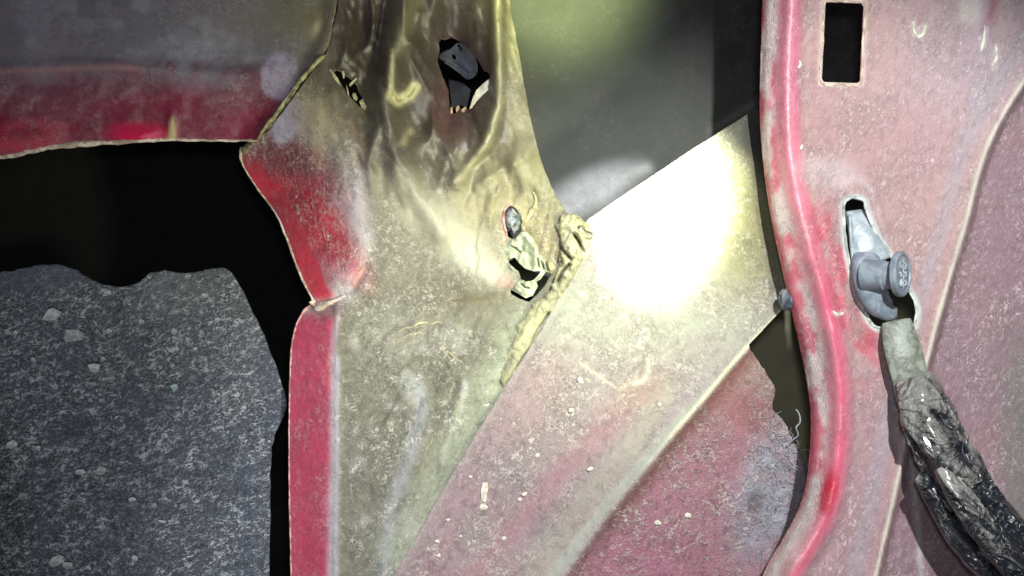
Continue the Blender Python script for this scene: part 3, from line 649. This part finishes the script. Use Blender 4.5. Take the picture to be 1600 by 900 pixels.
def cP(X, Y):
    d1, sd, _ = sdist(X, Y, PL); e = d1*-sd
    d2, sd2, _ = sdist(X, Y, RI); r = d2*-sd2
    d3, sd3, _ = sdist(X, Y, CR); c = d3*-sd3
    p = Paint(X, Y, 'a68782', .62, .6, .7)
    p.put(.5+.6*vn(X, Y, 110, 103), 'a07e7c')
    p.put(sm(1330, 1500, X)*sm(350, 100, Y)*.6, 'a3949a')
    p.put(.6*ell(X, Y, 1420, 230, 60, 60, 0, .7), 'a57f80')
    p.put(.7*sm(480, 700, Y)*sm(6, -10, c), '93737a', .5)
    # right face
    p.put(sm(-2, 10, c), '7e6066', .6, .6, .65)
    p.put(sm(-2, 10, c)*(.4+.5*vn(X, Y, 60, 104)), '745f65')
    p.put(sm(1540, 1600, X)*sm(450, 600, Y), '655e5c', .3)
    # outer strip
    p.put(sm(8, -6, r)*sm(1, -2, r+14), 'c79498', .8)
    p.put(sm(-10, -24, r), 'cdb8b4', .9, .6, .9)
    nz = vn(X, Y*.5, 26, 105)
    p.put(sm(-10, -24, r)*sm(.0, .4, nz+sm(350, 600, Y)*.25-sm(690, 760, Y)*.7), 'bd5c6c', .55, .4, .4)
    p.put(sm(7, 1, np.abs(e))*sm(-.3, .2, nz+.2), 'ab2440', .2, .4)
    # glossy ridge
    wr = 19+5*vn(X, Y, 50, 106)
    p.put(sm(wr+5, wr-7, np.abs(r+1))*(.85+.15*nz), 'cd7086', .3, .25, .2)
    p.put(sm(9, 3, np.abs(r-2))*sm(330, 480, Y)*.5, 'c83c5c', .08, .2)
    # scuffed red right of the ridge
    sc = sm(45, 15, np.abs(r-38))*sm(300, 350, Y)*sm(640, 520, Y)
    p.put(sc*sm(-.35, .15, vn(X, Y*.6, 24, 107)), 'b04e5c', .5, .45, .5)
    p.put(.8*ell(X, Y, 1298, 272, 46, 24, 12, .6), 'b5a2a2', .5, .75, .5)
    p.put(.6*ell(X, Y, 1230, 850, 26, 70, 28, .5), 'b7aca4', .4, .7)
    p.put(ell(X, Y, 1294, 770, 13, 36, 12, .5), 'b42038', .2, .3)
    # crease line, streaks, drips
    wl = 6+2.5*vn(X, Y, 30, 108)
    p.put(.9*sm(wl, wl-5, np.abs(c+4)), 'c6bfae', .3, .7, .5)
    p.put(sm(-16, -34, c)*sm(-60, -40, c)*.5, '948f96')
    p.put(.75*stroke(X, Y, [(1425, 720), (1432, 800), (1440, 900), (1444, 1050)], 5), 'a39ea0', .6)
    p.put(.6*stroke(X, Y, [(1408, 620), (1400, 680), (1412, 720)], 7), 'aaa0a0', .5)
    p.put(.6*stroke(X, Y, [(1530, -60), (1535, 30), (1532, 90), (1525, 160)], 11), 'a79ba6', .5)
    p.put(.7*ell(X, Y, 1515, 10, 18, 30), 'c0b8ae', .3)
    p.put(.6*stroke(X, Y, [(1540, 50), (1552, 10), (1555, -60)], 8), '8a3c46')
    p.put(.85*stroke(X, Y, [(1427, 36), (1430, 54), (1440, 56), (1446, 40)], 3.5), 'd0cfca', .4)
    p.put(.45*stroke(X, Y, [(1436, -40), (1438, 40)], 9), 'aa8282')
    p.put(.7*stroke(X, Y, [(1542, 45), (1535, 72)], 4)+.7*stroke(X, Y, [(1557, 75), (1553, 105)], 4), 'c6c4c8', .4)
    p.put(.9*sm(9, 4, sdist(X, Y, RH+[RH[0]])[0]), 'c3b2a4', .3, .7)
    p.put(.9*sm(9, 4, sdist(X, Y, SLOT+[SLOT[0]])[0]), 'bcc0ba', .4, .6)
    p.put(.7*stroke(X, Y, [(1345, 280), (1362, 300), (1378, 352), (1386, 380)], 3), 'b0a3a2')
    p.put(.7*stroke(X, Y, [(1302, 488), (1308, 492), (1314, 489)], 3), 'c9bdb8')
    return p
po = PL+[(1340, 1070), (1900, 1070), (1900, -150)]
Po = thing('post_panel', (1400, 900, 120), 'dusty pink post with a glossy red bead, a rectangular hole and a slot', 'body panel')
sheet('panel_sheet', po, [RH, SLOT], hP, cP, 3.5, 6, M_P, Po, M_EDGER)
bead('hole_edge', [(1289, 2), (1286, 66), (1283, 129), (1314, 130.5), (1345, 131), (1348, 66), (1351, 5), (1320, 3)], 1.8, hP, 0, plain('cream_hole_edge', 'c9b8a2', 'a08c7c', .6, 9), Po, 3, 0, .5, .2, 110, True)
bead('slot_edge', [SLOT[i] for i in range(0, len(SLOT), 3)], 2.2, hP, 0, M_PALE, Po, 6, 1.5, .6, .4, 111, True)
bead('paint_drip', [(1427, 34), (1429, 50), (1436, 57), (1443, 52), (1447, 38)], [1, 2.4, 3.2, 2.4, 1], hP, 0, M_FLAKE, Po, 6, .5, .5, .3, 112)
for q in ([(1539, 40), (1537, 62), (1533, 80)], [(1556, 68), (1557, 90), (1550, 104)], [(1249, 95), (1251, 101), (1247, 106)], [(1253, 226), (1252, 230), (1251, 233)], [(1302, 486), (1309, 492), (1318, 489)]):
    bead('paint_drip', q, [1, 3, 2], hP, 0, M_FLAKE, Po, 6, .5, .5, .3, 113)

# ---- clip in the slot
Cl = thing('retaining_clip', (1365, 500, 130), 'grey plastic retaining clip with a round embossed button, pushed into the slot of the post', 'clip')
def loft(name, rows, mat, parent, seg=16, power=2.6):
    """rows: (cx, cy, d, half width, half depth) stacked along the path"""
    V = []; F = []
    R = np.array(rows, float); n0 = len(R); t = np.linspace(0, 1, n0); tt = np.linspace(0, 1, n0*4)
    R = np.stack([np.interp(tt, t, R[:, k]) for k in range(R.shape[1])], 1)
    for k in range(R.shape[1]): R[1:-1, k] = (R[:-2, k]+2*R[1:-1, k]+R[2:, k])/4
    for i, r in enumerate(R):
        a = R[max(i-1, 0)]; b = R[min(i+1, len(R)-1)]; tx, ty = b[0]-a[0], b[1]-a[1]; l = math.hypot(tx, ty)+1e-9; nx_, ny_ = -ty/l, tx/l
        for k in range(seg):
            an = 2*math.pi*k/seg; c, s = math.cos(an), math.sin(an)
            u = math.copysign(abs(c)**(2/power), c)*r[3]; v = math.copysign(abs(s)**(2/power), s)*r[4]
            V.append(W(np.array([r[0]+nx_*u]), np.array([r[1]+ny_*u]), np.array([r[2]+v]))[0])
    for i in range(len(R)-1):
        for k in range(seg):
            a, b = i*seg+k, i*seg+(k+1) % seg; F.append((a, b, b+seg, a+seg))
    F.append(tuple(range(seg))); F.append(tuple((len(R)-1)*seg+k for k in range(seg))[::-1])
    o = obj(name, V, F, mat, parent)
    bm = bmesh.new(); bm.from_mesh(o.data); bmesh.ops.recalc_face_normals(bm, faces=bm.faces); bm.to_mesh(o.data); bm.free()
    return o
loft('clip_tongue', [(1338, 328, 112, 16, 5), (1340, 342, 120, 18, 6), (1348, 366, 126, 22, 8), (1357, 392, 130, 27, 11), (1364, 412, 128, 28, 10)], M_CLIPL, Cl)
loft('clip_body', [(1352, 384, 126, 14, 8), (1353, 402, 132, 23, 14), (1355, 430, 136, 25, 18), (1362, 455, 136, 25, 18), (1373, 475, 134, 22, 16), (1390, 488, 130, 16, 12), (1402, 488, 126, 8, 8)], M_CLIP, Cl)
loft('side_rail', [(1328, 335, 124, 3, 6), (1330, 370, 128, 4, 7), (1334, 410, 128, 4, 7), (1340, 445, 128, 3.5, 6), (1354, 480, 126, 2.5, 5)], M_CLIPL, Cl)
# stud along an axis leaning right and towards the camera
def lathe(name, prof, org, axis, mat, parent, seg=32, sx=1.0):
    a = Vector(axis).normalized(); up = Vector((0, 0, 1)); s = a.cross(up).normalized(); u = s.cross(a)
    V = []; F = []
    for (h, r) in prof:
        for k in range(seg):
            t = 2*math.pi*k/seg; V.append(tuple(Vector(org)+a*h*U+(s*math.cos(t)*sx+u*math.sin(t))*r*U))
    n = len(prof)
    for i in range(n-1):
        for k in range(seg):
            x, y = i*seg+k, i*seg+(k+1) % seg; F.append((x, y, y+seg, x+seg))
    F.append(tuple(range(seg))[::-1]); F.append(tuple((n-1)*seg+k for k in range(seg)))
    o = obj(name, V, F, mat, parent, smooth=True)
    bm = bmesh.new(); bm.from_mesh(o.data); bmesh.ops.recalc_face_normals(bm, faces=bm.faces)
    for e_ in bm.edges:
        if len(e_.link_faces) == 2 and e_.calc_face_angle(0) > .6: e_.smooth = False
    bm.to_mesh(o.data); bm.free()
    return o, s, u, a
ax = (0.80, -0.60, 0.0); head = Vector(W(np.array([1412.]), np.array([428.]), np.array([178.]))[0])
o0 = head-Vector(ax)*58*U
lathe('stud', [(0, 24), (30, 22), (32, 20), (50, 19)], o0+Vector((0, 0, -2*U)), ax, M_CLIP, Cl)
hd, sv, uv, av = lathe('button', [(46, 24), (48, 31), (50, 33), (56, 33), (58, 31), (58.2, 27), (56.6, 26), (56.4, .5)], o0, ax, M_CLIP, Cl)
def mark(pts, r=1.5):
    path = [tuple(np.array(o0+av*57.3*U+sv*x*U*-1+uv*y*U)) for x, y in pts]
    return tube3(path, r, 6)
V, F = [], []
ring = lambda cx, cy, r, ry: [(cx+r*math.cos(t), cy+ry*math.sin(t)) for t in np.linspace(0, 2*math.pi, 13)]
for pts in (ring(7, 12, 5.5, 5), [(2, 1), (14, 1)], [(8, 1), (8, -5)], ring(6, -13, 6, 5), [(6, -8), (6, -18)],
            [(-14, 15), (-6, 15)], [(-14, 8), (-6, 8)], [(-10, 15), (-10, 8)], [(-15, 2), (-5, 2)], [(-15, -4), (-5, -4)], [(-10, 2), (-10, -4)], [(-13, -10), (-5, -10)], [(-12, -16), (-4, -16)], [(-12, -10), (-12, -16)], [(-1, 22), (-1, -22)]):
    pts = [(-x, y) for x, y in pts]
    v, f = mark(pts); F += [tuple(i+len(V) for i in q) for q in f]; V += v
obj('embossed_mark', V, F, M_CLIPL, hd if False else Cl)

# ---- taped harness
Ha = thing('wiring_harness', (1500, 760, 150), 'wiring harness in wrinkled dusty black tape hanging from the clip to the lower right corner', 'wiring harness')
def hose(name, pts, rad, dep, mat, parent, seed, amp, flatk=.75, nlen=110, seg=56, dust=.4, folds=1.0):
    P = np.array(smooth_line([p[:2] for p in pts], 12)); t = np.linspace(0, 1, len(P)); tt = np.linspace(0, 1, nlen)
    cx = np.interp(tt, t, P[:, 0]); cy = np.interp(tt, t, P[:, 1]); n0 = np.linspace(0, 1, len(rad))
    r = np.interp(tt, n0, rad); dz = np.interp(tt, np.linspace(0, 1, len(dep)), dep)
    ln = np.concatenate([[0], np.cumsum(np.hypot(np.diff(cx), np.diff(cy)))])
    V = []; F = []; MX = []
    for i in range(nlen):
        a, b = max(i-1, 0), min(i+1, nlen-1); tx, ty = cx[b]-cx[a], cy[b]-cy[a]; l = math.hypot(tx, ty); nx_, ny_ = -ty/l, tx/l
        th = np.arange(seg)*2*math.pi/seg; c, s = np.cos(th), np.sin(th)
        q = vn(c*60+ln[i]*.22+200, s*60+ln[i]*.35, 34, seed, 3)+.6*folds*(1-2*np.abs(vn(c*50+ln[i]*.55, s*50-ln[i]*.2+300, 30, seed+1, 2)))
        k = 1+amp*q
        if i in (0, nlen-1): k = k*.6
        u = c*r[i]*k; v = s*r[i]*k*flatk
        V.append(W(cx[i]+nx_*u, cy[i]+ny_*u, dz[i]+v)); MX.append(np.clip(.12+dust*(.5+q*.6)*(1-.75*tt[i])+dust*.9*math.exp(-tt[i]/.07), 0, 1))
    V = np.concatenate(V); mx = np.concatenate(MX)
    for i in range(nlen-1):
        for k in range(seg):
            a, b = i*seg+k, i*seg+(k+1) % seg; F.append((a, b, b+seg, a+seg))
    F.append(tuple(range(seg))); F.append(tuple((nlen-1)*seg+k for k in range(seg))[::-1])
    M3 = np.stack([mx, mx, mx], 1)
    o = obj(name, V, F, mat, parent, cols=M3*0+.1, mix=M3)
    bm = bmesh.new(); bm.from_mesh(o.data); bmesh.ops.recalc_face_normals(bm, faces=bm.faces); bm.to_mesh(o.data); bm.free()
    return o
M_TAIL = plain('dusty_pale_strap', '888e82', '63665a', .45, 5, 0, .6)
hose('strap', [(1400, 500), (1406, 530), (1418, 575), (1434, 630)], [22, 28, 29, 27], [136, 144, 150, 152], M_TAIL, Ha, 120, .05, .35, 40, 40)
hose('tape_sleeve', [(1426, 588), (1437, 616), (1452, 655), (1476, 705), (1510, 760), (1548, 815), (1595, 875), (1680, 980)], [27, 33, 36, 35, 34, 34, 36, 38], [152, 166, 178, 190, 200, 205, 205, 205], M_TAPE, Ha, 121, .26, .75, 220, 90, .36, 1.6)
hose('tape_branch', [(1444, 742), (1462, 775), (1490, 820), (1530, 865), (1590, 920), (1660, 990)], [16, 20, 22, 26, 28, 28], [170, 180, 185, 188, 190, 190], M_TAPE, Ha, 125, .12, .8, 90, 40, .2)
hose('tape_branch', [(1470, 728), (1500, 775), (1535, 825), (1580, 880), (1650, 960)], [12, 20, 22, 22, 22], [212, 222, 228, 232, 232], M_TAPE, Ha, 128, .14, .8, 90, 40, .45)
hose('tape_end', [(1438, 738), (1450, 748), (1462, 760)], [14, 18, 12], [180, 184, 184], M_TAPE, Ha, 131, .2, .8, 20, 30, .3)

# ---- bolt beside the post
Bo = thing('bolt', (1226, 467, 70), 'small bluish bolt head beside the post edge, above the ridge end', 'bolt')
ob = Vector(W(np.array([1232.]), np.array([468.]), np.array([66.]))[0])
lathe('bolt_head', [(0, 17), (6, 17), (10, 13), (12, 4)], ob, (-.86, -.5, 0), M_BOLT, Bo, 24)
lathe('bolt_shank', [(-30, 9), (0, 9)], ob, (-.86, -.5, 0), M_BOLT, Bo, 16)

# ---- fibres
V, F = [], []
def fibre(x, y, d, ang, ln, r, sd, curl=.6):
    global V, F
    rr = random.Random(sd); pts = []; a = ang
    for k in range(12):
        pts.append((x, y, d)); a += rr.uniform(-curl, curl); x += math.cos(a)*ln/12; y += math.sin(a)*ln/12; d += rr.uniform(-2, 2.5)
    Pp = np.array(pts); v, f = tube3(W(Pp[:, 0], Pp[:, 1], Pp[:, 2]), r, 4)
    F += [tuple(i+len(V) for i in q) for q in f]; V += v
for k in range(150):
    x = random.uniform(1195, 1262); y = 690+(x-1205)*1.15+random.uniform(-28, 60)
    d = float(hB(np.array([x]), np.array([y]))[0]); fibre(x, y, d+3, random.uniform(-2.4, .6), random.uniform(14, 34), random.uniform(.2, .4), k)
for k in range(120):
    x = random.uniform(1170, 1235); y = random.uniform(700, 880); d = float(hB(np.array([x]), np.array([y]))[0])
    fibre(x, y, d+2, random.uniform(0, 6.3), random.uniform(12, 26), random.uniform(.18, .35), 500+k)
o = obj('fibre_tuft', V, F, M_FIB); tag(o, 'grey fuzzy tuft of loose fibres at the ragged edge of the brace beside the post', 'fibre tuft')
Pp = np.array(smooth_line([(1230, 697), (1238, 688), (1247, 680), (1244, 668), (1250, 660), (1249, 648), (1244, 640)], 5))
v, f = tube3(W(Pp[:, 0], Pp[:, 1], np.linspace(5, 40, len(Pp))), 1.3, 6)
o = obj('loose_thread', v, f, M_FIB); tag(o, 'single wavy pale thread standing up against the dark gap beside the post', 'thread')
